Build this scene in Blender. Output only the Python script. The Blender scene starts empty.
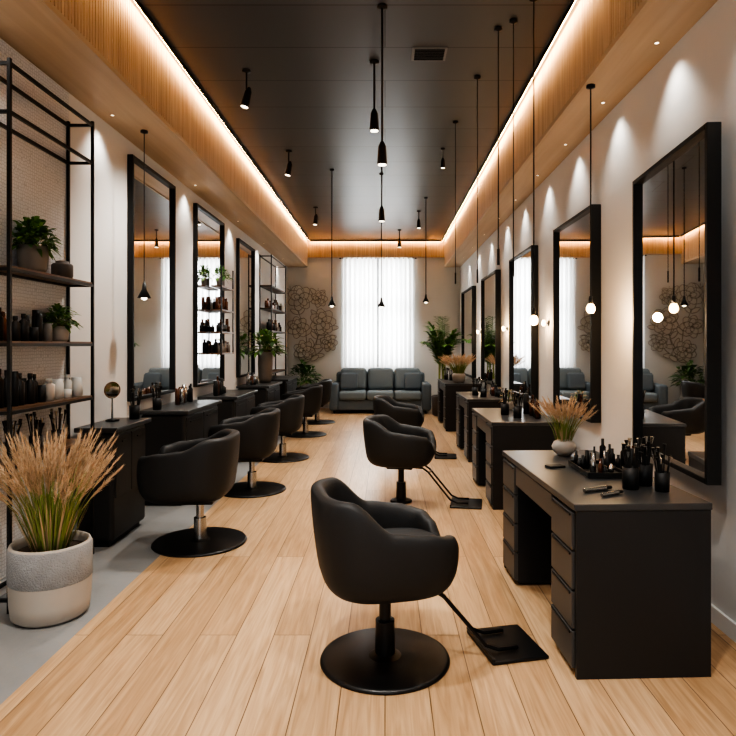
import bpy, bmesh, math, random
from mathutils import Vector, Matrix
random.seed(7)
scene=bpy.context.scene
COL=scene.collection
try:
    scene.view_settings.view_transform='AgX'
    scene.view_settings.look='AgX - High Contrast'
    scene.view_settings.exposure=0.22
except Exception: pass

# ---------------------------------------------------------------- materials
def mat(name,col,rough=0.5,metal=0.0,emit=None,estr=0,spec=0.5,bump=0,bscale=50,var=0,trans=0,coat=0):
    m=bpy.data.materials.new(name); m.use_nodes=True
    nt=m.node_tree; b=nt.nodes['Principled BSDF']
    b.inputs['Base Color'].default_value=(*col,1)
    b.inputs['Roughness'].default_value=rough
    b.inputs['Metallic'].default_value=metal
    b.inputs['Specular IOR Level'].default_value=spec
    b.inputs['Coat Weight'].default_value=coat
    if trans: b.inputs['Transmission Weight'].default_value=trans
    if emit:
        b.inputs['Emission Color'].default_value=(*emit,1)
        b.inputs['Emission Strength'].default_value=estr
    if bump or var:
        tc=nt.nodes.new('ShaderNodeTexCoord'); n=nt.nodes.new('ShaderNodeTexNoise')
        n.inputs['Scale'].default_value=bscale; n.inputs['Detail'].default_value=5
        nt.links.new(tc.outputs['Object'],n.inputs['Vector'])
        if bump:
            bp=nt.nodes.new('ShaderNodeBump'); bp.inputs['Strength'].default_value=bump
            bp.inputs['Distance'].default_value=0.01
            nt.links.new(n.outputs['Fac'],bp.inputs['Height']); nt.links.new(bp.outputs['Normal'],b.inputs['Normal'])
        if var:
            mx=nt.nodes.new('ShaderNodeMix'); mx.data_type='RGBA'
            mx.inputs[6].default_value=(*[c*(1-var) for c in col],1)
            mx.inputs[7].default_value=(*[min(1,c*(1+var)) for c in col],1)
            n2=nt.nodes.new('ShaderNodeTexNoise'); n2.inputs['Scale'].default_value=max(1.0,bscale/12); n2.inputs['Detail'].default_value=6
            nt.links.new(tc.outputs['Object'],n2.inputs['Vector'])
            nt.links.new(n2.outputs['Fac'],mx.inputs[0]); nt.links.new(mx.outputs[2],b.inputs['Base Color'])
    return m

def wood_mat(name,c1,c2,axis='Y',rough=0.45,scale=1.0):
    m=bpy.data.materials.new(name); m.use_nodes=True
    nt=m.node_tree; b=nt.nodes['Principled BSDF']; b.inputs['Roughness'].default_value=rough
    tc=nt.nodes.new('ShaderNodeTexCoord'); mp=nt.nodes.new('ShaderNodeMapping')
    s={'X':(1.2,22,22),'Y':(22,1.2,22),'Z':(22,22,1.2)}[axis]
    mp.inputs['Scale'].default_value=[v*scale for v in s]
    n=nt.nodes.new('ShaderNodeTexNoise'); n.inputs['Scale'].default_value=1; n.inputs['Detail'].default_value=6; n.inputs['Distortion'].default_value=0.6
    cr=nt.nodes.new('ShaderNodeValToRGB'); cr.color_ramp.elements[0].position=.3; cr.color_ramp.elements[1].position=.7
    cr.color_ramp.elements[0].color=(*c1,1); cr.color_ramp.elements[1].color=(*c2,1)
    nt.links.new(tc.outputs['Object'],mp.inputs[0]); nt.links.new(mp.outputs[0],n.inputs['Vector'])
    nt.links.new(n.outputs['Fac'],cr.inputs[0]); nt.links.new(cr.outputs[0],b.inputs['Base Color'])
    return m

def plank_mat():
    m=bpy.data.materials.new('oak_planks'); m.use_nodes=True
    nt=m.node_tree; L=nt.links; b=nt.nodes['Principled BSDF']
    tc=nt.nodes.new('ShaderNodeTexCoord')
    mp=nt.nodes.new('ShaderNodeMapping'); mp.inputs['Rotation'].default_value=(0,0,math.radians(90))
    br=nt.nodes.new('ShaderNodeTexBrick'); br.inputs['Scale'].default_value=1
    br.inputs['Brick Width'].default_value=3.1; br.inputs['Row Height'].default_value=0.185
    br.inputs['Mortar Size'].default_value=0.0022; br.inputs['Mortar Smooth'].default_value=0.1
    br.offset=0.37; br.offset_frequency=2
    br.inputs['Color1'].default_value=(0.43,0.275,0.150,1); br.inputs['Color2'].default_value=(0.56,0.385,0.230,1)
    br.inputs['Mortar'].default_value=(0.12,0.07,0.038,1)
    L.new(tc.outputs['Object'],mp.inputs[0]); L.new(mp.outputs[0],br.inputs['Vector'])
    mp2=nt.nodes.new('ShaderNodeMapping'); mp2.inputs['Scale'].default_value=(30,1.5,1)
    n=nt.nodes.new('ShaderNodeTexNoise'); n.inputs['Scale'].default_value=1; n.inputs['Detail'].default_value=8; n.inputs['Distortion'].default_value=1.8
    vm=nt.nodes.new('ShaderNodeVectorMath'); vm.operation='MULTIPLY_ADD'
    vm.inputs[1].default_value=(30,30,30)
    L.new(tc.outputs['Object'],mp2.inputs[0]); L.new(br.outputs['Color'],vm.inputs[0]); L.new(mp2.outputs[0],vm.inputs[2]); L.new(vm.outputs[0],n.inputs['Vector'])
    cr=nt.nodes.new('ShaderNodeValToRGB'); cr.color_ramp.elements[0].position=.3; cr.color_ramp.elements[1].position=.68
    cr.color_ramp.elements[0].color=(0.68,0.61,0.54,1); cr.color_ramp.elements[1].color=(1.0,1.0,1.0,1)
    L.new(n.outputs['Fac'],cr.inputs[0])
    mx=nt.nodes.new('ShaderNodeMix'); mx.data_type='RGBA'; mx.blend_type='MULTIPLY'; mx.inputs[0].default_value=1
    L.new(br.outputs['Color'],mx.inputs[6]); L.new(cr.outputs[0],mx.inputs[7]); L.new(mx.outputs[2],b.inputs['Base Color'])
    b.inputs['Roughness'].default_value=0.32
    bp=nt.nodes.new('ShaderNodeBump'); bp.inputs['Strength'].default_value=.12; bp.inputs['Distance'].default_value=.004
    L.new(n.outputs['Fac'],bp.inputs['Height']); L.new(bp.outputs['Normal'],b.inputs['Normal'])
    return m

def ceiling_mat():
    m=bpy.data.materials.new('ceiling_panels'); m.use_nodes=True
    nt=m.node_tree; L=nt.links; b=nt.nodes['Principled BSDF']
    tc=nt.nodes.new('ShaderNodeTexCoord')
    br=nt.nodes.new('ShaderNodeTexBrick'); br.inputs['Scale'].default_value=1
    br.inputs['Brick Width'].default_value=8; br.inputs['Row Height'].default_value=0.62
    br.inputs['Mortar Size'].default_value=0.006
    br.inputs['Color1'].default_value=(0.066,0.073,0.082,1); br.inputs['Color2'].default_value=(0.076,0.083,0.092,1)
    br.inputs['Mortar'].default_value=(0.015,0.015,0.015,1)
    L.new(tc.outputs['Object'],br.inputs['Vector']); L.new(br.outputs['Color'],b.inputs['Base Color'])
    b.inputs['Roughness'].default_value=0.36
    return m

def honey_mat():
    m=bpy.data.materials.new('honeycomb_relief'); m.use_nodes=True
    nt=m.node_tree; L=nt.links; b=nt.nodes['Principled BSDF']
    tc=nt.nodes.new('ShaderNodeTexCoord'); v=nt.nodes.new('ShaderNodeTexVoronoi'); v.feature='DISTANCE_TO_EDGE'
    v.inputs['Scale'].default_value=48; v.inputs['Randomness'].default_value=0.35
    L.new(tc.outputs['Object'],v.inputs['Vector'])
    cr=nt.nodes.new('ShaderNodeValToRGB'); cr.color_ramp.elements[0].position=.03; cr.color_ramp.elements[1].position=.16
    cr.color_ramp.elements[0].color=(.44,.45,.46,1); cr.color_ramp.elements[1].color=(.64,.65,.66,1)
    L.new(v.outputs['Distance'],cr.inputs[0]); L.new(cr.outputs[0],b.inputs['Base Color'])
    bp=nt.nodes.new('ShaderNodeBump'); bp.inputs['Strength'].default_value=.35; bp.inputs['Distance'].default_value=.006
    L.new(v.outputs['Distance'],bp.inputs['Height']); L.new(bp.outputs['Normal'],b.inputs['Normal'])
    b.inputs['Roughness'].default_value=.7
    return m

def curtain_mat():
    m=bpy.data.materials.new('sheer_linen'); m.use_nodes=True
    nt=m.node_tree; L=nt.links
    for n in list(nt.nodes):
        if n.type=='BSDF_PRINCIPLED': nt.nodes.remove(n)
    out=[n for n in nt.nodes if n.type=='OUTPUT_MATERIAL'][0]
    d=nt.nodes.new('ShaderNodeBsdfDiffuse'); d.inputs[0].default_value=(.80,.80,.79,1)
    t=nt.nodes.new('ShaderNodeBsdfTranslucent'); t.inputs[0].default_value=(.80,.80,.79,1)
    mx=nt.nodes.new('ShaderNodeMixShader'); mx.inputs[0].default_value=.45
    L.new(d.outputs[0],mx.inputs[1]); L.new(t.outputs[0],mx.inputs[2]); L.new(mx.outputs[0],out.inputs[0])
    return m

M={}
M['wall']=mat('plaster_wall',(.66,.655,.64),.85,bump=.2,bscale=14,var=.05)
M['backwall']=mat('plaster_wall_beige',(.62,.61,.58),.85,bump=.15,bscale=30,var=.05)
M['white']=mat('white_trim',(.7,.7,.69),.5)
M['concrete']=mat('concrete_floor',(.20,.20,.197),.55,bump=.15,bscale=20,var=.25)
M['planks']=plank_mat(); M['ceil']=ceiling_mat(); M['honey']=honey_mat()
M['slat']=wood_mat('slat_wood',(.46,.31,.19),(.64,.47,.31),'Z')
M['soffit']=wood_mat('soffit_wood',(.44,.32,.21),(.54,.41,.28),'Y',.5,.5)
M['shelfwood']=wood_mat('walnut_shelf',(.09,.045,.022),(.17,.09,.045),'Y',.4)
M['led']=mat('led_strip',(1,.8,.5),.5,emit=(1,.58,.26),estr=68)
M['black']=mat('black_metal',(.007,.007,.007),.4,.3)
M['blackmatte']=mat('black_matte',(.009,.009,.009),.5,spec=.35)
M['leather']=mat('charcoal_leather',(.0155,.0155,.016),.55,bump=.10,bscale=180,spec=.4)
M['base']=mat('black_base',(.008,.008,.0085),.35,.3)
M['chrome']=mat('brushed_steel',(.45,.44,.42),.25,1)
M['mirror']=mat('mirror_silver',(.88,.89,.90),.015,1)
M['desk']=mat('desk_laminate',(.0155,.0155,.0165),.42,spec=.4)
M['desktop']=mat('desk_top',(.036,.037,.038),.32)
M['drawer']=mat('drawer_front',(.058,.055,.052),.42)
M['counter']=mat('counter_dark',(.018,.0175,.017),.5,spec=.4)
M['sofa']=mat('sofa_fabric',(.10,.125,.145),.9,bump=.3,bscale=150)
M['cushion']=mat('cushion_fabric',(.16,.195,.215),.9,bump=.3,bscale=150)
M['ceramic']=mat('ceramic_cream',(.38,.34,.295),.6,var=.08,bscale=40)
M['fabricband']=mat('woven_band',(.27,.27,.27),.9,bump=.9,bscale=120,var=.35)
M['potgray']=mat('stone_pot',(.20,.175,.15),.7,var=.2,bscale=40)
M['potbrown']=mat('clay_pot_dark',(.06,.045,.035),.6)
M['soil']=mat('soil',(.04,.025,.015),.95)
M['leaf']=mat('leaf_green',(.12,.25,.04),.5,var=.35,bscale=60)
M['leaf2']=mat('leaf_dark',(.05,.13,.025),.5,var=.35,bscale=60)
M['stem']=mat('grass_green',(.20,.25,.05),.7)
M['straw']=mat('straw',(.50,.35,.20),.8,var=.2,bscale=40)
M['plume']=mat('plume',(.62,.45,.30),.9,var=.2,bscale=60)
M['amber']=mat('amber_glass',(.07,.022,.008),.2)
M['bottlew']=mat('white_bottle',(.6,.6,.57),.35)
M['bulb']=mat('glowing_bulb',(1,.9,.7),.4,emit=(1,.62,.28),estr=10)
M['spotface']=mat('lamp_face',(1,.95,.85),.4,emit=(1,.88,.7),estr=4)
M['relief']=mat('plaster_relief',(.60,.575,.52),.8)
M['relief2']=mat('plaster_relief_shade',(.30,.275,.235),.8)  # darker tone puts shading into the colour, since frontal light gives little
M['curtain']=curtain_mat()
M['vent']=mat('vent_metal',(.22,.22,.22),.5,.3)

# ---------------------------------------------------------------- builder
class B:
    def __init__(s,name): s.name=name; s.v=[]; s.f=[]; s.fm=[]; s.fs=[]; s.m=[]
    def mi(s,k):
        if k not in s.m: s.m.append(k)
        return s.m.index(k)
    def add(s,vs,fs,k,smooth=False):
        o=len(s.v); s.v+= [tuple(v) for v in vs]; i=s.mi(k)
        for f in fs: s.f.append(tuple(a+o for a in f)); s.fm.append(i); s.fs.append(smooth)
    def box(s,x0,x1,y0,y1,z0,z1,k,bev=0,seg=2,M4=None,smooth=False):
        c=Vector(((x0+x1)/2,(y0+y1)/2,(z0+z1)/2)); d=(abs(x1-x0),abs(y1-y0),abs(z1-z0))
        bm=bmesh.new(); bmesh.ops.create_cube(bm,size=1)
        for v in bm.verts: v.co=Vector((v.co.x*d[0],v.co.y*d[1],v.co.z*d[2]))
        if bev:
            bmesh.ops.bevel(bm,geom=list(bm.edges),offset=min(bev,min(d)*.49),segments=seg,profile=.5,affect='EDGES')
        bm.verts.index_update()
        vs=[]
        for v in bm.verts:
            p=v.co.copy()
            if M4: p=M4@p
            vs.append(p+c)
        s.add(vs,[[v.index for v in f.verts] for f in bm.faces],k,smooth)
        bm.free()
    def cyl(s,p1,p2,r1,r2,k,seg=16,cap=True,smooth=True):
        p1=Vector(p1);p2=Vector(p2); d=(p2-p1).normalized()
        u=d.cross(Vector((0,0,1)) if abs(d.z)<.9 else Vector((1,0,0))).normalized(); w=d.cross(u)
        vs=[];
        for p,r in((p1,r1),(p2,r2)):
            for i in range(seg):
                a=2*math.pi*i/seg; vs.append(p+u*math.cos(a)*r+w*math.sin(a)*r)
        s.add(vs,[(i,i+seg,(i+1)%seg+seg,(i+1)%seg) for i in range(seg)],k,smooth)
        if cap:
            s.add(vs[:seg],[tuple(range(seg))],k); s.add(vs[seg:],[tuple(range(seg))[::-1]],k)
    def lathe(s,prof,c,k,seg=24,smooth=True):
        vs=[];n=len(prof)
        for i in range(seg):
            a=2*math.pi*i/seg
            for r,z in prof: vs.append((c[0]+max(r,1e-4)*math.cos(a),c[1]+max(r,1e-4)*math.sin(a),c[2]+z))
        fs=[]
        for i in range(seg):
            j=(i+1)%seg
            for t in range(n-1): fs.append((i*n+t,j*n+t,j*n+t+1,i*n+t+1))
        s.add(vs,fs,k,smooth)
    def tube(s,pts,r,k,seg=8,r2=None):
        pts=[Vector(p) for p in pts]; n=len(pts); vs=[]
        r2=r if r2 is None else r2
        d0=(pts[1]-pts[0]).normalized()
        u=d0.cross(Vector((0,0,1)) if abs(d0.z)<.9 else Vector((1,0,0))).normalized()
        for i,p in enumerate(pts):
            d=(pts[min(i+1,n-1)]-pts[max(i-1,0)]).normalized()
            u=(u-d*u.dot(d)).normalized(); w=d.cross(u); rr=r+(r2-r)*i/(n-1)
            for j in range(seg):
                a=2*math.pi*j/seg; vs.append(p+u*math.cos(a)*rr+w*math.sin(a)*rr)
        fs=[(i*seg+j,i*seg+(j+1)%seg,(i+1)*seg+(j+1)%seg,(i+1)*seg+j) for i in range(n-1) for j in range(seg)]
        fs+= [tuple(range(seg))[::-1],tuple((n-1)*seg+j for j in range(seg))]
        s.add(vs,fs,k,True)
    def leaf(s,p,d,L,w,k,droop=.3,n=4):
        p=Vector(p); d=Vector(d).normalized()
        side=d.cross(Vector((0,0,1)))
        side=side.normalized() if side.length>.05 else Vector((1,0,0))
        vs=[];
        for i in range(n+1):
            t=i/n; c=p+d*L*t+Vector((0,0,-droop*L*t*t)); ww=w*math.sin(math.pi*min(.98,t*.9+.08))*.5
            vs+= [c-side*ww,c+Vector((0,0,-ww*.25)),c+side*ww]
        fs=[]
        for i in range(n):
            a=i*3; fs+= [(a,a+1,a+4,a+3),(a+1,a+2,a+5,a+4)]
        s.add(vs,fs,k,True)
    def mesh(s):
        me=bpy.data.meshes.new(s.name); me.from_pydata(s.v,[],s.f)
        for k in s.m: me.materials.append(M[k])
        me.polygons.foreach_set('material_index',s.fm); me.polygons.foreach_set('use_smooth',s.fs)
        me.update(); return me
    def make(s,loc=(0,0,0),rz=0,me=None):
        me=me or s.mesh(); o=bpy.data.objects.new(s.name,me); COL.objects.link(o)
        o.location=loc; o.rotation_euler=(0,0,rz); return o

def put(name,me,loc,rz=0,sc=1):
    o=bpy.data.objects.new(name,me); COL.objects.link(o); o.location=loc; o.rotation_euler=(0,0,rz); o.scale=(sc,sc,sc); return o

def lamp(name,kind,loc,energy,col=(1,1,1),parent=None,rot=(0,0,0),**kw):
    l=bpy.data.lights.new(name,kind); l.energy=energy; l.color=col
    for a,b in kw.items(): setattr(l,a,b)
    o=bpy.data.objects.new(name,l); COL.objects.link(o); o.location=loc; o.rotation_euler=rot
    return o

# ---------------------------------------------------------------- room shell
XL,XR,Y0,Y1,H=-2.23,1.72,-2.5,14.2,3.83
SZ=3.23; FL=-1.76; FR=1.35
b=B('floor'); b.box(-1.55,XR+.1,Y0-.1,Y1+.1,-.1,0,'planks'); b.make()
b=B('floor_concrete'); b.box(XL-.1,-1.55,Y0-.1,Y1+.1,-.1,0,'concrete'); b.make()
b=B('wall_left'); b.box(XL-.1,XL,Y0-.1,Y1+.1,0,H,'wall'); b.make()
b=B('wall_right'); b.box(XR,XR+.1,Y0-.1,Y1+.1,0,H,'wall'); b.make()
WX0,WX1,WZ0,WZ1=-.92,.60,.95,3.42
b=B('wall_back')
b.box(XL,WX0,Y1,Y1+.1,0,H,'backwall'); b.box(WX1,XR,Y1,Y1+.1,0,H,'backwall')
b.box(WX0,WX1,Y1,Y1+.1,0,WZ0,'backwall'); b.box(WX0,WX1,Y1,Y1+.1,WZ1,H,'backwall'); b.make()
b=B('wall_front')
b.box(XL,-1.7,Y0-.1,Y0,0,H,'wall'); b.box(1.3,XR,Y0-.1,Y0,0,H,'wall'); b.box(-1.7,1.3,Y0-.1,Y0,2.9,H,'wall'); b.box(-1.7,1.3,Y0-.1,Y0,0,.3,'wall'); b.make()  # wall behind the camera, its opening added so sky light fills the foreground
b=B('unseen_fill_window')  # frame of the added, unseen fill opening behind the camera
for x in(-1.7,-.72,.28,1.26): b.box(x,x+.04,Y0-.08,Y0-.02,.3,2.9,'black')
b.box(-1.7,1.3,Y0-.08,Y0-.02,.3,.34,'black'); b.box(-1.7,1.3,Y0-.08,Y0-.02,2.86,2.9,'black'); b.make()
b=B('window_2')
for x in(WX0,(WX0+WX1)/2-.02,WX1-.04): b.box(x,x+.04,Y1+.02,Y1+.07,WZ0,WZ1,'black')
for z in(WZ0,2.3,WZ1-.04): b.box(WX0,WX1,Y1+.02,Y1+.07,z,z+.04,'black')
b.make()
b=B('ceiling'); b.box(XL-.1,XR+.1,Y0-.1,Y1+.1,H,H+.1,'ceil'); b.make()
for nm,a,c in(('trim_1',XL,FL-.02),('trim_2',FR+.02,XR)):
    b=B(nm); b.box(a,c,Y0,Y1,SZ,H,'soffit'); b.make()
for nm,x0,x1 in(('trim_3',FL-.02,FL),('trim_4',FR,FR+.02)):
    b=B(nm)
    b.box(x0,x1,Y0,Y1-.12,SZ-.012,SZ+.025,'soffit')
    y=Y0+.01
    while y<Y1-.14:
        b.box(x0,x1,y,y+.026,SZ+.025,H,'slat'); y+=.036
    b.make()
b=B('trim_5')
x=FL; b.box(FL,FR,Y1-.1,Y1,3.44,H,'soffit')
while x<FR-.04: b.box(x,x+.034,Y1-.12,Y1-.1,3.44,H,'slat'); x+=.05
b.make()
for fx,sg in((FL,1),(FR,-1)):
    b=B('cove_light_strip')
    a,c=sorted((fx+sg*.050,fx+sg*.055)); b.box(a,c,Y0+.05,Y1-.2,H-.034,H-.004,'led')
    a,c=sorted((fx+sg*.0555,fx+sg*.061)); b.box(a,c,Y0+.05,Y1-.2,H-.040,H-.001,'blackmatte')
    b.make()
b=B('cove_light_strip')
b.box(FL+.07,FR-.07,Y1-.175,Y1-.17,H-.034,H-.004,'led'); b.box(FL+.07,FR-.07,Y1-.181,Y1-.1755,H-.040,H-.001,'blackmatte'); b.make()
b=B('baseboard_right'); b.box(XR-.015,XR,Y0,Y1,0,.09,'white',.003); b.make()
b=B('baseboard_left'); b.box(XL,XL+.015,Y0,Y1,0,.09,'white',.003); b.make()
b=B('baseboard_back'); b.box(XL+.015,XR-.015,Y1-.015,Y1,0,.09,'white',.003); b.make()
b=B('honeycomb_wall_panel'); b.box(XL,XL+.02,2.9,4.33,.1,SZ-.02,'honey'); b.make()
b=B('ceiling_vent')
b.box(.22,.50,4.95,5.17,H-.012,H,'vent')
for i in range(7): b.box(.24,.48,4.965+i*.028,4.975+i*.028,H-.02,H-.012,'blackmatte')
b.make()
# curtain: two panels of deep pleats
b=B('sheer_curtain')
for xa,xb in((WX0-.07,-.175),(-.145,WX1+.07)):
    vs=[];fs=[];n=220;nz=10
    for i in range(n+1):
        t=i/n
        for j in range(nz+1):
            z=.62+(3.43-.62)*j/nz; q=1-.35*(j/nz)
            ph=t*2*math.pi*7.5+.5*math.sin(t*9)
            vs.append((xa+(xb-xa)*t,Y1-.10+.055*q*math.sin(ph)+.012*math.sin(ph*2.3+z),z))
    for i in range(n):
        for j in range(nz): a=i*(nz+1)+j; fs.append((a,a+nz+1,a+nz+2,a+1))
    b.add(vs,fs,'curtain',True)
b.cyl((WX0-.12,Y1-.06,3.425),(WX1+.12,Y1-.06,3.425),.012,.012,'black',10)
b.make()
lamp('daylight_window','AREA',(-.16,Y1+.35,2.2),150,(.97,.99,1),rot=(math.radians(-90),0,0),shape='RECTANGLE',size=1.5,size_y=2.4)

# ---------------------------------------------------------------- chairs
def pinterp(x,pts):
    for (a,u),(c,v) in zip(pts,pts[1:]):
        if x<=c:
            t=(x-a)/(c-a); t=t*t*(3-2*t); return u+(v-u)*t
    return pts[-1][1]
def catmull(P,sub):
    out=[]
    for i in range(len(P)-1):
        p0=P[max(i-1,0)];p1=P[i];p2=P[i+1];p3=P[min(i+2,len(P)-1)]
        for j in range(sub):
            t=j/sub
            out.append(tuple(.5*(2*p1[q]+(p2[q]-p0[q])*t+(2*p0[q]-5*p1[q]+4*p2[q]-p3[q])*t*t+(3*p1[q]-p0[q]-3*p2[q]+p3[q])*t**3) for q in(0,1)))
    out.append(P[-1]); return out
def chair_mesh(name,disc,foot,steel,discr=.32,xo=0,top=.80,arm=.66,half=.32,bot=.345):
    b=B(name)
    NA=120
    HP=[(0,top),(52,top-.008),(86,arm+.012),(112,arm-.005),(138,arm-.03),(151,.58),(164,.515),(180,.50)]
    ring=[]; rim=bot+.09
    for i in range(NA):
        a=2*math.pi*i/NA
        dev=abs(180-math.degrees(a))
        h=pinterp(dev,HP)
        n=3.2; ca,sa=math.cos(a),math.sin(a)
        rr=(abs(ca/half)**n+abs(sa/(half+.005))**n)**(-1/n)
        P=[(0,bot),(.45,bot),(.70,bot+.008),(.86,bot+.035),(.955,rim),(.99,rim+(h-rim)*.35),(1.0,rim+(h-rim)*.72),(.99,h-.022),(.955,h),(.895,h+.006),(.83,h-.004),(.79,h-.04),(.775,.46+(h-.50)*.5),(.765,.455),(.6,.45),(0,.45)]
        C=catmull(P,3); row=[]
        for f,z in C:
            r=rr*max(f,0.002)
            x=r*ca;y=r*sa
            back=max(0,-ca)
            if z>.45: x-= .08*(z-.45)*back*f
            row.append((x+xo,y,z))
        ring.append(row)
    m=len(ring[0]); vs=[p for r in ring for p in r]
    fs=[(i*m+j,((i+1)%NA)*m+j,((i+1)%NA)*m+j+1,i*m+j+1) for i in range(NA) for j in range(m-1)]
    b.add(vs,fs,'leather',True)
    vs=[];CP=catmull([(0,.455),(.9,.455),(1.0,.48),(1.0,.515),(.93,.535),(.7,.545),(0,.548)],3)
    for i in range(64):
        a=2*math.pi*i/64; ca,sa=math.cos(a),math.sin(a); n=3.4
        rr=(abs(ca/.262)**n+abs(sa/.243)**n)**(-1/n)
        for f,z in CP: vs.append((rr*max(f,.002)*ca+.02+xo,rr*max(f,.002)*sa,z))
    m=len(CP)
    b.add(vs,[(i*m+j,((i+1)%64)*m+j,((i+1)%64)*m+j+1,i*m+j+1) for i in range(64) for j in range(m-1)],'leather',True)
    b.box(-.12,.12,-.12,.12,bot-.028,bot+.003,'base',.01)
    cm='chrome' if steel else 'base'
    b.cyl((0,0,.12),(0,0,bot-.02),.027,.027,cm,24)
    b.cyl((0,0,.02),(0,0,.185),.047,.044,cm,28)
    b.lathe([(0,.03),(.05,.035),(.075,.022),(.09,.02)],(0,0,0),'base',32)
    if disc:
        b.lathe([(0,.0),(discr,.0),(discr+.004,.006),(discr,.014),(discr-.012,.018),(.08,.022),(0,.022)],(0,0,0),'base',64)
    else:
        b.lathe([(0,0),(.10,0),(.10,.012),(.09,.018),(0,.02)],(0,0,0),'base',40)
    if foot:
        for y in(-.075,.075):
            b.tube([(.10,y,bot-.01),(.21,y,bot-.015),(.26,y,bot-.05),(.46,y*1.15,.055),(.52,y*1.15,.03),(.62,y*1.15,.03)],.009,'base',10)
        b.box(.46,.74,-.17,.17,.0,.016,'base',.006)
        b.box(.46,.475,-.17,.17,.014,.03,'base',.004)
        b.cyl((.27,-.085,bot-.06),(.27,.085,bot-.06),.008,.008,'base',10)
    return b.mesh()
mA=chair_mesh('salon_chair',True,True,False,.295,top=.80,arm=.645,half=.312)
mB=chair_mesh('salon_chair_small_base',False,True,False,top=.775,arm=.66)
mL=chair_mesh('salon_chair_left',True,False,True,.335,xo=.08,top=.80,arm=.70,half=.33,bot=.33)
put('salon_chair',mA,(0,2.86,0),math.radians(13))
put('salon_chair',mB,(.15,5.75,0),math.radians(-10))
put('salon_chair',mB,(.19,8.1,0),math.radians(-6))
for x,y,a in((-1.36,4.56,182),(-1.33,6.2,182),(-1.31,7.95,182),(-1.28,10.0,182),(-1.27,11.6,180)):
    put('salon_chair',mL,(x,y,0),math.radians(a))

# ---------------------------------------------------------------- desks right
def desk(name,L,D,Hh,loc,rz=0):
    b=B(name)
    t=.03
    b.box(-.012,D,0,L,Hh-t,Hh,'desktop',.004)
    b.box(0,D-.005,.004,.03,0,Hh-t,'desk',.002)
    b.box(0,D-.005,L-.03,L-.004,0,Hh-t,'desk',.002)
    b.box(D-.03,D-.006,.03,L-.03,0,Hh-t,'desk')
    b.box(.01,D-.03,.03,L-.03,Hh-.15,Hh-t,'desk')
    b.box(-.006,.012,.34,L-.34,Hh-.15,Hh-t-.006,'drawer',.003)
    for y0,y1 in((.03,.33),(L-.33,L-.03)):
        b.box(.01,D-.03,y0,y1,0.02,Hh-t,'desk')
        z=.03; n=4; hh=(Hh-t-.04)/n
        for i in range(n):
            b.box(-.012,.012,y0+.003,y1-.003,z+.005,z+hh-.006,'drawer',.003)
            b.box(-.018,-.012,y0+.02,y1-.02,z+hh-.02,z+hh-.012,'black')
            z+=hh
    b.make(loc,rz)
desk('styling_desk',1.38,.60,.76,(.83,2.68,0),math.radians(2.2))
desk('styling_desk',1.25,.62,.77,(.95,5.45,0))
desk('styling_desk',1.25,.60,.78,(1.03,7.65,0))
desk('styling_desk',1.5,.60,.80,(1.02,10.4,0))

# ---------------------------------------------------------------- counters left
def counter(name,x1,y0,y1,hh,cr=.03):
    b=B(name)
    x0=XL+.02
    b.box(x0,x1,y0,y1,hh-.035,hh,'desktop',.006)
    b.box(x0+.01,x1-.04,y0+.02,y1-.02,.04,hh-.035,'counter',cr,4)
    b.box(x0+.03,x1-.08,y0+.05,y1-.05,0,.04,'blackmatte')
    n=2
    for i in range(n):
        ya=y0+.05+(y1-y0-.1)*i/n; yb=y0+.05+(y1-y0-.1)*(i+1)/n
        b.box(x1-.045,x1-.03,ya+.005,yb-.005,.35,hh-.07,'counter',.003)
        b.box(x1-.03,x1-.022,ya+.1,yb-.1,hh-.12,hh-.11,'black')
    b.make()
counter('wall_counter',-1.90,4.40,5.05,.86)
counter('wall_counter',-1.76,5.55,6.7,.86)
counter('wall_counter',-1.74,7.3,8.5,.84)
counter('wall_counter',-1.72,9.2,10.4,.84)
counter('wall_counter',-1.72,11.0,12.4,.84)

# ---------------------------------------------------------------- mirrors
def mirror(side,y0,y1,z0,z1,fw=.035,dp=.06,rz=0):
    b=B('wall_mirror'); L=y1-y0
    # local: pivot at the far edge on the wall
    s=-1 if side>0 else 1
    xa,xb=sorted((0,s*dp)); xm0,xm1=sorted((s*(dp-.035),s*(dp-.03)))
    b.box(xa,xb,-L,-L+fw,z0,z1,'blackmatte',.003); b.box(xa,xb,-fw,0,z0,z1,'blackmatte',.003)
    b.box(xa,xb,-L+fw,-fw,z0,z0+fw,'blackmatte',.003); b.box(xa,xb,-L+fw,-fw,z1-fw,z1,'blackmatte',.003)
    b.box(xm0,xm1,-L+fw,-fw,z0+fw,z1-fw,'mirror')
    xc=sorted((s*.005,s*(dp-.037))); b.box(xc[0],xc[1],-L+fw,-fw,z0+fw,z1-fw,'blackmatte')
    return b.make(((XR-.001) if side>0 else (XL+.001),y1,0),rz)
mirror(1,3.02,4.13,.765,2.54,.028,.07,math.radians(-4.0))
for y0,y1 in((4.93,6.05),(6.95,8.2),(9.2,10.6),(11.7,13.3)): mirror(1,y0,y1,.83,2.57,.025,.08)
for y0,y1,z in((5.36,6.46,3.1),(7.2,8.43,3.1),(9.28,10.4,3.05)): mirror(-1,y0,y1,.96,z,.03,.05)

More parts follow.
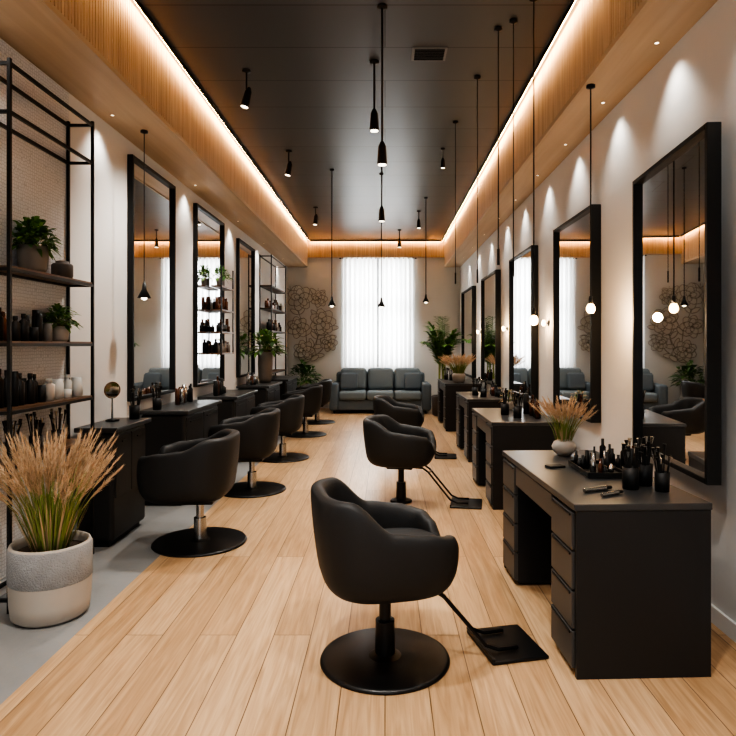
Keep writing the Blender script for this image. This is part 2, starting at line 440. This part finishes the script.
# ---------------------------------------------------------------- vegetation
def grass(b,c,n,hh,spread,s=1.0,seed=1,bend=1.0,hairs=60):
    r=random.Random(seed)
    for i in range(n):
        a=r.uniform(0,2*math.pi); q=math.sqrt(r.random()); L=hh*r.uniform(.72,1.05)
        o=Vector((math.cos(a),math.sin(a),0))
        p0=Vector(c)+o*q*spread*.35; out=spread*q*1.0*bend
        pts=[p0+o*out*(t**1.6)+Vector((0,0,L*t-(.12*L*q*t**3))) for t in(0,.25,.5,.75,1)]
        b.tube(pts[:4],.0022*s,'stem',3,.0016*s)
        b.tube(pts[2:],.0018*s,'straw',3,.001*s)
        A,Bp=pts[2]*.4+pts[3]*.6,pts[4]
        ax=(Bp-A); al=ax.length; ax=ax.normalized()
        for k in range(hairs):
            t=r.random(); w=math.sin(math.pi*(t*.8+.12))*.021*s
            p=A+ax*al*1.2*t
            dd=(Vector((r.gauss(0,1),r.gauss(0,1),r.gauss(0,1)))).normalized()
            tip=p+dd*w+ax*.035*s
            sd=dd.cross(ax).normalized()*.0022*s
            b.add([p-sd,p+sd,tip],[(0,1,2)],'plume' if k%5 else 'straw')
    for i in range(int(n*1.6)):
        a=r.uniform(0,2*math.pi); q=math.sqrt(r.random()); o=Vector((math.cos(a),math.sin(a),0))
        b.leaf(Vector(c)+o*q*spread*.35,o*.4*q+Vector((0,0,1)),hh*r.uniform(.35,.65),.007*s,r.choice(['stem','straw','stem']),.1)

b=B('potted_fountain_grass')
b.lathe([(0,0),(.165,0),(.19,.02),(.198,.09),(.202,.20)],(0,0,0),'ceramic',48)
b.lathe([(.202,.20),(.205,.205),(.205,.375),(.199,.385)],(0,0,0),'fabricband',48)
b.lathe([(.199,.385),(.195,.395),(.185,.395),(.181,.37),(.18,.33)],(0,0,0),'ceramic',48)
b.lathe([(.181,.345),(0,.355)],(0,0,0),'soil',32)
grass(b,(0,0,.345),150,.60,.26,s=1.2,seed=3)
b.make((-1.80,3.34,0))

b=B('vase_with_dried_grass')
b.lathe([(0,0),(.035,0),(.065,.025),(.075,.055),(.062,.085),(.035,.10),(.03,.105),(.026,.10),(.02,.09)],(0,0,0),'ceramic',32)
grass(b,(0,0,.09),60,.25,.15,s=.85,seed=5,hairs=50)
b.make((1.12,3.88,.76))
b=B('vase_with_dried_grass')
b.lathe([(0,0),(.08,0),(.11,.03),(.12,.12),(.10,.16),(.09,.16),(.085,.14)],(0,0,0),'ceramic',32)
grass(b,(0,0,.13),80,.34,.24,s=1.5,seed=8,hairs=40)
b.make((1.28,10.75,.80))

def bushy(name,loc,pr,ph,fol,n=160,potm='potgray',leafL=.06,k='leaf',seed=1,xmin=None,ymax=None):
    r=random.Random(seed); b=B(name)
    b.lathe([(0,0),(pr*.75,0),(pr*.92,ph*.15),(pr,ph*.6),(pr*.97,ph),(pr*.86,ph),(pr*.84,ph*.85),(0,ph*.87)],(0,0,0),potm,28)
    for i in range(n):
        a=r.uniform(0,2*math.pi); e=r.uniform(.05,1.5); q=r.uniform(.45,1)
        d=Vector((math.cos(a)*math.cos(e),math.sin(a)*math.cos(e),math.sin(e)))
        p=Vector((0,0,ph*.95))+Vector((d.x*fol,d.y*fol,d.z*fol*1.35))*q
        if i%4==0: b.tube([(d.x*.01,d.y*.01,ph*.86),p*.5+Vector((0,0,ph*.55)),p],.0015,'stem',3)
        b.leaf(p,d+Vector((r.gauss(0,.4),r.gauss(0,.4),r.gauss(0,.3))),leafL*r.uniform(.7,1.2),leafL*.42,k if i%3 else 'leaf2',.5)
    if xmin is not None:   # leaves press against the wall instead of passing through it
        lim=xmin-loc[0]; b.v=[((lim+.004*math.sin(i)**2) if v[0]<lim else v[0],v[1],v[2]) for i,v in enumerate(b.v)]
    if ymax is not None:
        lim=ymax-loc[1]; b.v=[(v[0],min(v[1],lim),v[2]) for v in b.v]
    return b.make(loc)
b=B('potted_palm'); r=random.Random(4)
b.lathe([(0,0),(.16,0),(.20,.03),(.22,.40),(.20,.42),(.19,.38),(0,.38)],(0,0,0),'potbrown',32)
for k in range(5):
    a=k*1.256; b.tube([(.05*math.cos(a),.05*math.sin(a),.36),(.07*math.cos(a),.07*math.sin(a),.8),(.06*math.cos(a+.5),.06*math.sin(a+.5),1.25)],.018,'stem',8,.012)
for i in range(30):
    a=2*math.pi*i/30*2.4+r.uniform(-.2,.2); tl=r.uniform(.25,1.0); o=Vector((math.cos(a)*.95,math.sin(a)*.9,0))
    base=Vector((.05*math.cos(a),.05*math.sin(a),r.uniform(.95,1.25))); L=r.uniform(.75,1.15)
    pts=[base+o*(.52*tl*t**1.2)+Vector((0,0,L*(t*(1-.25*tl)-.42*tl*t**2.6))) for t in[k/9 for k in range(10)]]
    b.tube(pts,.007,'leaf2',5,.003)
    for k in range(2,10):
        ax=(pts[k]-pts[k-1]).normalized()
        sd=ax.cross(Vector((0,0,1))); sd=sd.normalized() if sd.length>.1 else Vector((1,0,0))
        for m_ in(0,.5):
            p=pts[k-1].lerp(pts[k],m_)
            for sg in(-1,1): b.leaf(p,ax*.8+sd*sg*.8+Vector((r.gauss(0,.15),r.gauss(0,.15),0)),.25*(1.15-k*.06),.045,r.choice(['leaf','leaf','leaf2']),.35)
lim=XR-.01-1.17; b.v=[(min(v[0],lim),v[1],v[2]) for v in b.v]
b.make((1.17,12.7,0))

# ---------------------------------------------------------------- etagere
def etagere(name,y0,y1,x0,x1,top,shelves,rails=()):
    b=B(name); t=.018
    for x in(x0,x1-t):
        for y in(y0,y1-t): b.box(x,x+t,y,y+t,0,top,'black')
    for z in list(shelves)+[top-t]+list(rails)+[.08]:
        for x in(x0,x1-t): b.box(x,x+t,y0+t,y1-t,z-t,z,'black')
        for y in(y0,y1-t): b.box(x0+t,x1-t,y,y+t,z-t,z,'black')
    for z in shelves: b.box(x0+.004,x1-.004,y0+.004+t,y1-.004-t,z-.004,z+.012,'shelfwood')
    return b.make()
EX0,EX1=XL+.024,-2.02
SH=[.79,1.09,1.46,1.87]
etagere('shelving_unit',3.34,4.31,EX0,EX1,3.0,SH,rails=(2.72,))
xm=(EX0+EX1)/2
PX=XL+.026
bushy('potted_plant',(xm,3.72,1.882),.085,.16,.12,360,'potgray',.07,'leaf',2,xmin=PX)
bushy('potted_plant',(xm,4.02,1.472),.06,.10,.10,240,'ceramic',.06,'leaf',3,xmin=PX)
b=B('ceramic_jar'); b.lathe([(0,0),(.055,0),(.065,.02),(.065,.09),(.055,.10),(.04,.10),(.04,.115),(.02,.12),(0,.12)],(0,0,0),'potbrown',24); b.make((xm,4.06,1.882))
def bottles(name,y0,y1,z,x,kinds,seed,hmin=.08,hmax=.16,rmin=.018,rmax=.028):
    r=random.Random(seed); b=B(name); y=y0
    while y<y1:
        rr=r.uniform(rmin,rmax); h=r.uniform(hmin,hmax); k=r.choice(kinds); xx=x+r.uniform(-.03,.03); y+=rr+.002
        P=r.random()
        if P<.5: pr=[(0,0),(rr,0),(rr,h*.7),(rr*.4,h*.8),(rr*.4,h*.85),(rr*.5,h*.86),(rr*.5,h),(0,h)]
        elif P<.8: pr=[(0,0),(rr,0),(rr,h*.55),(0,h*.55)]
        else: pr=[(0,0),(rr,0),(rr,h*.8),(rr*.9,h*.82),(rr*.9,h),(0,h)]
        b.lathe(pr,(xx,y,z),k,14); y+=rr+.004
    return b.make()
bottles('cosmetic_bottles',3.40,3.9,1.472,xm,['blackmatte','amber','potgray','blackmatte'],1,.1,.2)
bottles('cosmetic_bottles',3.40,3.78,1.102,xm,['blackmatte'],2,.15,.22)
bottles('cosmetic_jars',3.82,4.24,1.102,xm,['bottlew','potgray','ceramic','bottlew'],3,.09,.17,.028,.04)
def brushcup(loc,n=9,seed=1,s=1.0):
    r=random.Random(seed); b=B('brush_holder')
    b.lathe([(0,0),(.032*s,0),(.034*s,.09*s),(.031*s,.09*s),(.029*s,.01*s),(0,.01*s)],(0,0,0),'blackmatte',20)
    for i in range(n):
        a=r.uniform(0,6.28); o=Vector((math.cos(a),math.sin(a),0))
        p0=o*.012*s+Vector((0,0,.012)); p1=o*r.uniform(.02,.045)*s+Vector((0,0,r.uniform(.13,.19)*s))
        b.cyl(p0,p1,.0025*s,.0035*s,'blackmatte',6)
        d=(p1-p0).normalized(); b.cyl(p1,p1+d*.03*s,.004*s,.009*s,r.choice(['blackmatte','black','chrome']),8)
    return b.make(loc)
brushcup((xm,3.5,.802),12,1,1.1); brushcup((xm,3.75,.802),12,2,1.1); brushcup((xm,4.0,.802),10,3,1.1)
etagere('shelving_unit',10.95,12.55,XL+.01,-2.0,3.05,[.95,1.3,1.7,2.1,2.5])
bottles('cosmetic_bottles',11.1,12.4,1.312,-2.1,['bottlew','blackmatte','amber'],5,.12,.22,.03,.05)
bottles('cosmetic_bottles',11.1,12.4,1.712,-2.1,['ceramic','blackmatte','amber'],6,.12,.22,.03,.05)
bottles('cosmetic_bottles',11.1,12.4,2.112,-2.1,['bottlew','potbrown','amber'],7,.12,.22,.03,.05)
b=B('reflected_shelf_standin')  # solid stand-in for a shelf reflected in the mirror behind it
for z in(1.35,1.62,1.9,2.2):
    b.box(XL+.055,XL+.19,7.75,8.36,z-.02,z,'shelfwood')
for y in(7.75,8.345): b.box(XL+.175,XL+.19,y,y+.015,1.33,2.45,'black')
b.make()
bushy('potted_plant',(XL+.12,7.95,2.2),.05,.1,.12,110,'potgray',.08,'leaf',12,xmin=XL+.055)  # this plant and the bottles below belong to the same reflection stand-in
bottles('cosmetic_bottles',7.8,8.3,1.9,XL+.12,['blackmatte','bottlew','amber'],21,.1,.18,.02,.03)
bottles('cosmetic_bottles',7.8,8.3,1.62,XL+.12,['blackmatte','amber'],22,.1,.18,.02,.03)
bottles('cosmetic_bottles',7.8,8.3,1.35,XL+.12,['blackmatte','amber','potgray'],23,.1,.18,.02,.03)
bushy('potted_plant',(-1.95,10.1,.84),.12,.5,.26,210,'potgray',.16,'leaf',13,xmin=XL+.055)

# items on left counters
brushcup((-2.0,4.95,.86),10,31,1.2); brushcup((-2.08,5.66,.86),10,32,1.2)
bottles('cosmetic_bottles',6.1,6.5,.86,-2.05,['blackmatte','amber','chrome'],33,.1,.2)
bottles('cosmetic_bottles',7.4,7.9,.84,-2.05,['blackmatte','amber','potgray'],34,.1,.24,.02,.035)
bottles('cosmetic_bottles',9.3,9.8,.84,-2.05,['blackmatte','amber','chrome'],35,.1,.24,.02,.035)
b=B('vanity_mirror')
b.lathe([(0,0),(.05,0),(.05,.01),(.008,.02),(.006,.18),(0,.18)],(0,0,0),'black',24)
pts=[(0,.06*math.cos(a),.24+.06*math.sin(a)) for a in[2*math.pi*i/32 for i in range(33)]]
b.tube(pts,.006,'shelfwood',8); b.cyl((-.004,0,.24),(.004,0,.24),.058,.058,'mirror',32)
b.make((-2.12,4.82,.86),math.radians(-40))

# ---------------------------------------------------------------- desk items right
DZ=.76
brushcup((1.18,2.98,DZ),12,41,1.15); brushcup((1.28,3.06,DZ),12,42,1.15); brushcup((1.31,2.93,DZ),12,43,1.0)
b=B('makeup_tray')
b.box(1.05,1.25,3.20,3.55,DZ,DZ+.012,'blackmatte',.004)
for x in(1.05,1.245): b.box(x,x+.006,3.2,3.55,DZ+.01,DZ+.03,'blackmatte')
for y in(3.2,3.545): b.box(1.05,1.251,y,y+.006,DZ+.01,DZ+.03,'blackmatte')
b.make()
r=random.Random(9)
b=B('makeup_bottles')
for i in range(18):
    x=r.uniform(1.075,1.225); y=3.225+i*.017; rr=r.uniform(.009,.015); h=r.uniform(.04,.11)
    b.lathe([(0,0),(rr,0),(rr,h*.65),(rr*.6,h*.7),(rr*.6,h),(0,h)],(x,y,DZ+.012),r.choice(['blackmatte','blackmatte','amber','chrome','black']),12)
b.make()
b=B('cosmetic_bottles')
for i in range(9):
    x=r.uniform(1.29,1.36); y=3.2+i*.06; rr=r.uniform(.012,.02); h=r.uniform(.07,.15)
    b.lathe([(0,0),(rr,0),(rr,h*.65),(rr*.5,h*.72),(rr*.5,h),(0,h)],(x,y,DZ),r.choice(['blackmatte','blackmatte','amber','black']),12)
b.make()
b=B('hair_clipper')
b.cyl((-.08,0,.012),(.05,0,.012),.010,.012,'chrome',14); b.cyl((.05,0,.012),(.085,0,.012),.012,.008,'blackmatte',14)
b.make((1.00,2.92,DZ),math.radians(25))
b=B('hair_clipper')
b.cyl((-.07,0,.011),(.04,0,.011),.009,.011,'chrome',14); b.cyl((.04,0,.011),(.07,0,.011),.011,.007,'blackmatte',14)
b.make((1.04,2.84,DZ),math.radians(32))
b=B('makeup_compact'); b.box(-.05,.05,-.03,.03,0,.012,'blackmatte',.004); b.make((.96,3.5,DZ),.3)
for (y0,x,z,s) in((5.7,1.42,.77,51),(7.9,1.45,.78,52),(11.3,1.4,.80,53)):
    bottles('cosmetic_bottles',y0,y0+.6,z,x,['blackmatte','amber','black','blackmatte'],s,.1,.22,.018,.032)
    brushcup((x-.18,y0+.1,z),10,s,1.2); brushcup((x-.25,y0+.35,z),10,s+5,1.2)
bushy('potted_plant',(1.3,6.5,.77),.05,.09,.09,80,'ceramic',.05,'straw',61)

# ---------------------------------------------------------------- sofa
b=B('sofa')
SX0,SX1=-1.18,.98; SY=13.05
b.box(SX0+.05,SX1-.05,SY+.05,SY+.85,.07,.30,'sofa',.03,3)
for x in(SX0,SX1-.20): b.box(x,x+.20,SY,SY+.86,.06,.64,'sofa',.06,4,smooth=True)
b.box(SX0+.1,SX1-.1,SY+.66,SY+.88,.28,.86,'sofa',.07,4,smooth=True)
w=(SX1-SX0-.4)/3
for i in range(3):
    xa=SX0+.2+i*w
    b.box(xa+.006,xa+w-.006,SY-.01,SY+.66,.29,.47,'cushion',.05,4,smooth=True)
    b.box(xa+.01,xa+w-.01,SY+.46,SY+.68,.46,.95,'cushion',.08,4,smooth=True,M4=Matrix.Rotation(math.radians(-10),4,'X'))
for x in(SX0+.1,SX1-.12):
    for y in(SY+.1,SY+.78): b.cyl((x,y,0),(x,y,.08),.018,.025,'blackmatte',10)
b.make()
for px in(-.78,.60):
    b=B('throw_pillow'); b.box(-.19,.19,-.06,.06,-.19,.19,'sofa',.058,4,smooth=True,M4=Matrix.Rotation(math.radians(-18),4,'X')); b.make((px,13.36,.665))

# ---------------------------------------------------------------- floral wall relief
b=B('floral_wall_relief'); r=random.Random(14)
yy=Y1-.004
def petal(c,ang,L,w,lift,k):
    ca,sa=math.cos(ang),math.sin(ang); vs=[]; n=6
    for i in range(n+1):
        t=i/n; ww=w*math.sin(math.pi*(t*.78+.12))
        for sgn in(-1,0,1):
            u=L*t; v=ww*sgn
            vs.append((c[0]+ca*u-sa*v,c[1]-lift*(math.sin(t*math.pi*.6))-(.012 if sgn else 0),c[2]+sa*u+ca*v))
    fs=[]
    for i in range(n):
        a=i*3; fs+=[(a,a+1,a+4,a+3),(a+1,a+2,a+5,a+4)]
    b.add(vs,fs,k,True)
    rimp=[vs[i*3] for i in range(n+1)]+[vs[i*3+2] for i in range(n,-1,-1)]
    b.tube([(p[0],p[1]-.004,p[2]) for p in rimp],.0075,'relief2',4)  # dark petal rim drawn in place of shading
def rose(cx,cz,R0):
    for ring_ in range(3):
        n=7-ring_*2; L=R0*(1-ring_*.28)
        for i in range(n):
            petal((cx,yy-.02*ring_,cz),2*math.pi*i/n+ring_*.4,L,L*.40,.05+ring_*.02,'relief')
    b.lathe([(0,0),(.03,.0),(.03,.03),(0,.03)],(cx,yy-.1,cz-.01),'relief2',10)
for cx,cz,R0 in((-1.93,2.52,.29),(-1.42,1.98,.30),(-1.98,1.85,.25),(-1.50,2.50,.19),(-1.28,1.50,.20),(-1.85,1.32,.24)): rose(cx,cz,R0)
for (x0,z0,x1,z1) in((-1.9,1.1,-1.3,2.1),(-1.8,1.2,-2.1,2.8),(-1.7,1.1,-1.45,2.75),(-1.6,1.2,-1.15,1.9)):
    pts=[(x0+(x1-x0)*t+.08*math.sin(t*5),yy-.012,z0+(z1-z0)*t) for t in[i/10 for i in range(11)]]
    b.tube(pts,.011,'relief2',6,.005)
    for i,p in enumerate(pts[::3]):
        for sg in(-1,1): petal((p[0],yy-.004,p[2]),math.atan2(z1-z0,x1-x0)+sg*.9,.21,.05,.03,'relief')
b.make()
bushy('potted_plant',(-1.80,13.70,0),.2,.62,.34,170,'ceramic',.2,'leaf2',71,ymax=Y1-.13,xmin=XL+.02)

# ---------------------------------------------------------------- pendants and spots
def pendant(x,y,ztop,zb,kind,rod=.005):
    b=B('pendant_lamp')
    b.lathe([(0,0),(.03,0),(.03,-.018),(.006,-.025)],(0,0,ztop),'black',16)
    if kind=='cone':
        b.cyl((0,0,zb+.12),(0,0,ztop),rod,rod,'black',6)
        b.lathe([(0,.13),(.012,.125),(.02,.07),(.055,.0),(.05,.0),(.012,.06),(0,.06)],(0,0,zb),'black',24)
        b.lathe([(0,-.02),(.02,-.01),(.026,.012),(.012,.04),(0,.05)],(0,0,zb),'spotface',16)
    elif kind=='bulb':
        b.cyl((0,0,zb+.07),(0,0,ztop),rod,rod,'black',6)
        b.lathe([(0,.085),(.010,.085),(.014,.035),(0,.035)],(0,0,zb),'black',16)
        b.lathe([(0,-.035),(.018,-.03),(.029,-.012),(.029,.008),(.018,.03),(0,.035)],(0,0,zb),'bulb',20)
    else:
        b.cyl((0,0,zb),(0,0,ztop),rod,rod,'black',6)
        b.cyl((0,0,zb),(0,0,zb+.12),rod*2,rod*2,'black',8)
    return b.make((x,y,0))
pendant(1.41,4.25,SZ,1.70,'bulb'); pendant(1.02,4.25,H,1.62,'bulb')
lamp('pendant_glow','POINT',(1.50,4.30,1.64),9,(1,.66,.36),shadow_soft_size=.03)
lamp('pendant_glow','POINT',(1.02,4.25,1.56),3,(1,.68,.40),shadow_soft_size=.03)
def sconce(y,z):
    b=B('wall_sconce')
    b.cyl((XR-.012,y,z),(XR,y,z),.03,.03,'black',20)
    b.cyl((XR-.05,y,z),(XR-.01,y,z),.006,.006,'black',10)
    b.lathe([(0,-.035),(.014,-.03),(.02,-.012),(.02,.012),(.014,.03),(0,.035)],(XR-.055,y,z),'bulb',20)
    b.make()
    lamp('sconce_glow','POINT',(XR-.12,y,z),6,(1,.66,.36),shadow_soft_size=.03)
sconce(6.5,1.68); sconce(8.7,1.68); sconce(11.1,1.68)
pendant(.85,4.65,H,2.05,'rod'); pendant(.94,4.54,H,1.95,'rod',.004); pendant(.82,5.5,H,2.0,'rod',.004)
pendant(.66,10,H,2.14,'cone',.008); pendant(-.72,8.4,H,1.98,'cone',.007); pendant(-.05,8.6,H,1.98,'cone',.006)
pendant(.75,6.6,H,2.1,'rod',.004)
pendant(-2.0,5.15,SZ,1.84,'cone',.004)  # added cone standing in for a pendant's reflection in the left mirror
def spot(x,y,zh,tilt=0,az=0,e=60,s=1.0):
    b=B('ceiling_spotlight')
    b.lathe([(0,H),(.045*s,H),(.045*s,H-.015),(.012*s,H-.02)],(0,0,0),'black',20)
    b.cyl((0,0,zh+.10*s),(0,0,H-.01),.009*s,.009*s,'black',8)
    Rm=Matrix.Rotation(az,4,'Z')@Matrix.Rotation(tilt,4,'Y')
    c=Vector((0,0,zh+.04)); ax=(Rm@Vector((0,0,-1)))
    b.cyl(c-ax*.08*s,c+ax*.08*s,.034*s,.045*s,'black',24); b.cyl(c-ax*.12*s,c-ax*.08*s,.016*s,.034*s,'black',20)
    b.cyl(c+ax*.081*s,c+ax*.085*s,.036*s,.036*s,'spotface',20)
    o=b.make((x,y,0))
    if e:
        q=ax.to_track_quat('-Z','Y').to_euler()
        lamp('spot_beam','SPOT',Vector((x,y,0))+c+ax*.12,e,(1,.95,.88),rot=q,spot_size=math.radians(100),spot_blend=.7,shadow_soft_size=.08)
    return o
for x,y,z,t,a,e,s in((-1.2,5.37,3.54,.25,0,150,.85),(-1.18,7.6,3.56,.2,0,145,.85),(-1.2,10.7,3.56,.1,0,130,.9),
    (-.02,4.35,2.74,0,0,75,.8),(-.09,5.2,3.28,0,0,130,.9),(-.04,7.6,3.0,0,0,130,.9),(.3,12.8,3.5,0,0,140,.9),(.7,7.5,3.60,0,0,120,.6),
    (.6,11,3.55,0,0,120,.8),(-.6,2.2,3.55,.1,0,190,1),(.5,1.6,3.55,.1,0,170,1),(-1.1,.8,3.55,0,0,100,1),(.0,-.6,3.55,0,0,100,1)): spot(x,y,z,t,a,e,s)
def washer(x,y,e):
    b=B('recessed_downlight')
    b.lathe([(.012,-.001),(.018,-.001),(.018,-.004),(.012,-.004)],(0,0,SZ),'soffit',24)
    b.cyl((0,0,SZ-.002),(0,0,SZ-.001),.012,.012,'spotface',16)
    b.make((x,y,0))
    lamp('downlight_beam','SPOT',(x,y,SZ-.02),e,(1,.95,.88),spot_size=math.radians(100),spot_blend=.9,shadow_soft_size=.04)
for y in(1.6,2.75,3.65,4.55,5.5,6.5,7.6,8.7,10.0,11.3,12.6): washer(1.60,y,18)
for y in(1.8,3.3,4.8,6.9,8.9,10.8,12.8): washer(-2.11,y,22)

# ---------------------------------------------------------------- world, camera
w=bpy.data.worlds.new('sky'); scene.world=w; w.use_nodes=True
w.node_tree.nodes['Background'].inputs[0].default_value=(.88,.94,1,1); w.node_tree.nodes['Background'].inputs[1].default_value=2.3
cam=bpy.data.cameras.new('camera'); co=bpy.data.objects.new('camera',cam); COL.objects.link(co)
co.location=(0,0,1.45); co.rotation_euler=(math.radians(90),0,0)
cam.lens=620/736*36; cam.sensor_width=36; cam.shift_x=-17/736; cam.shift_y=-23/736
cam.clip_end=100
scene.camera=co
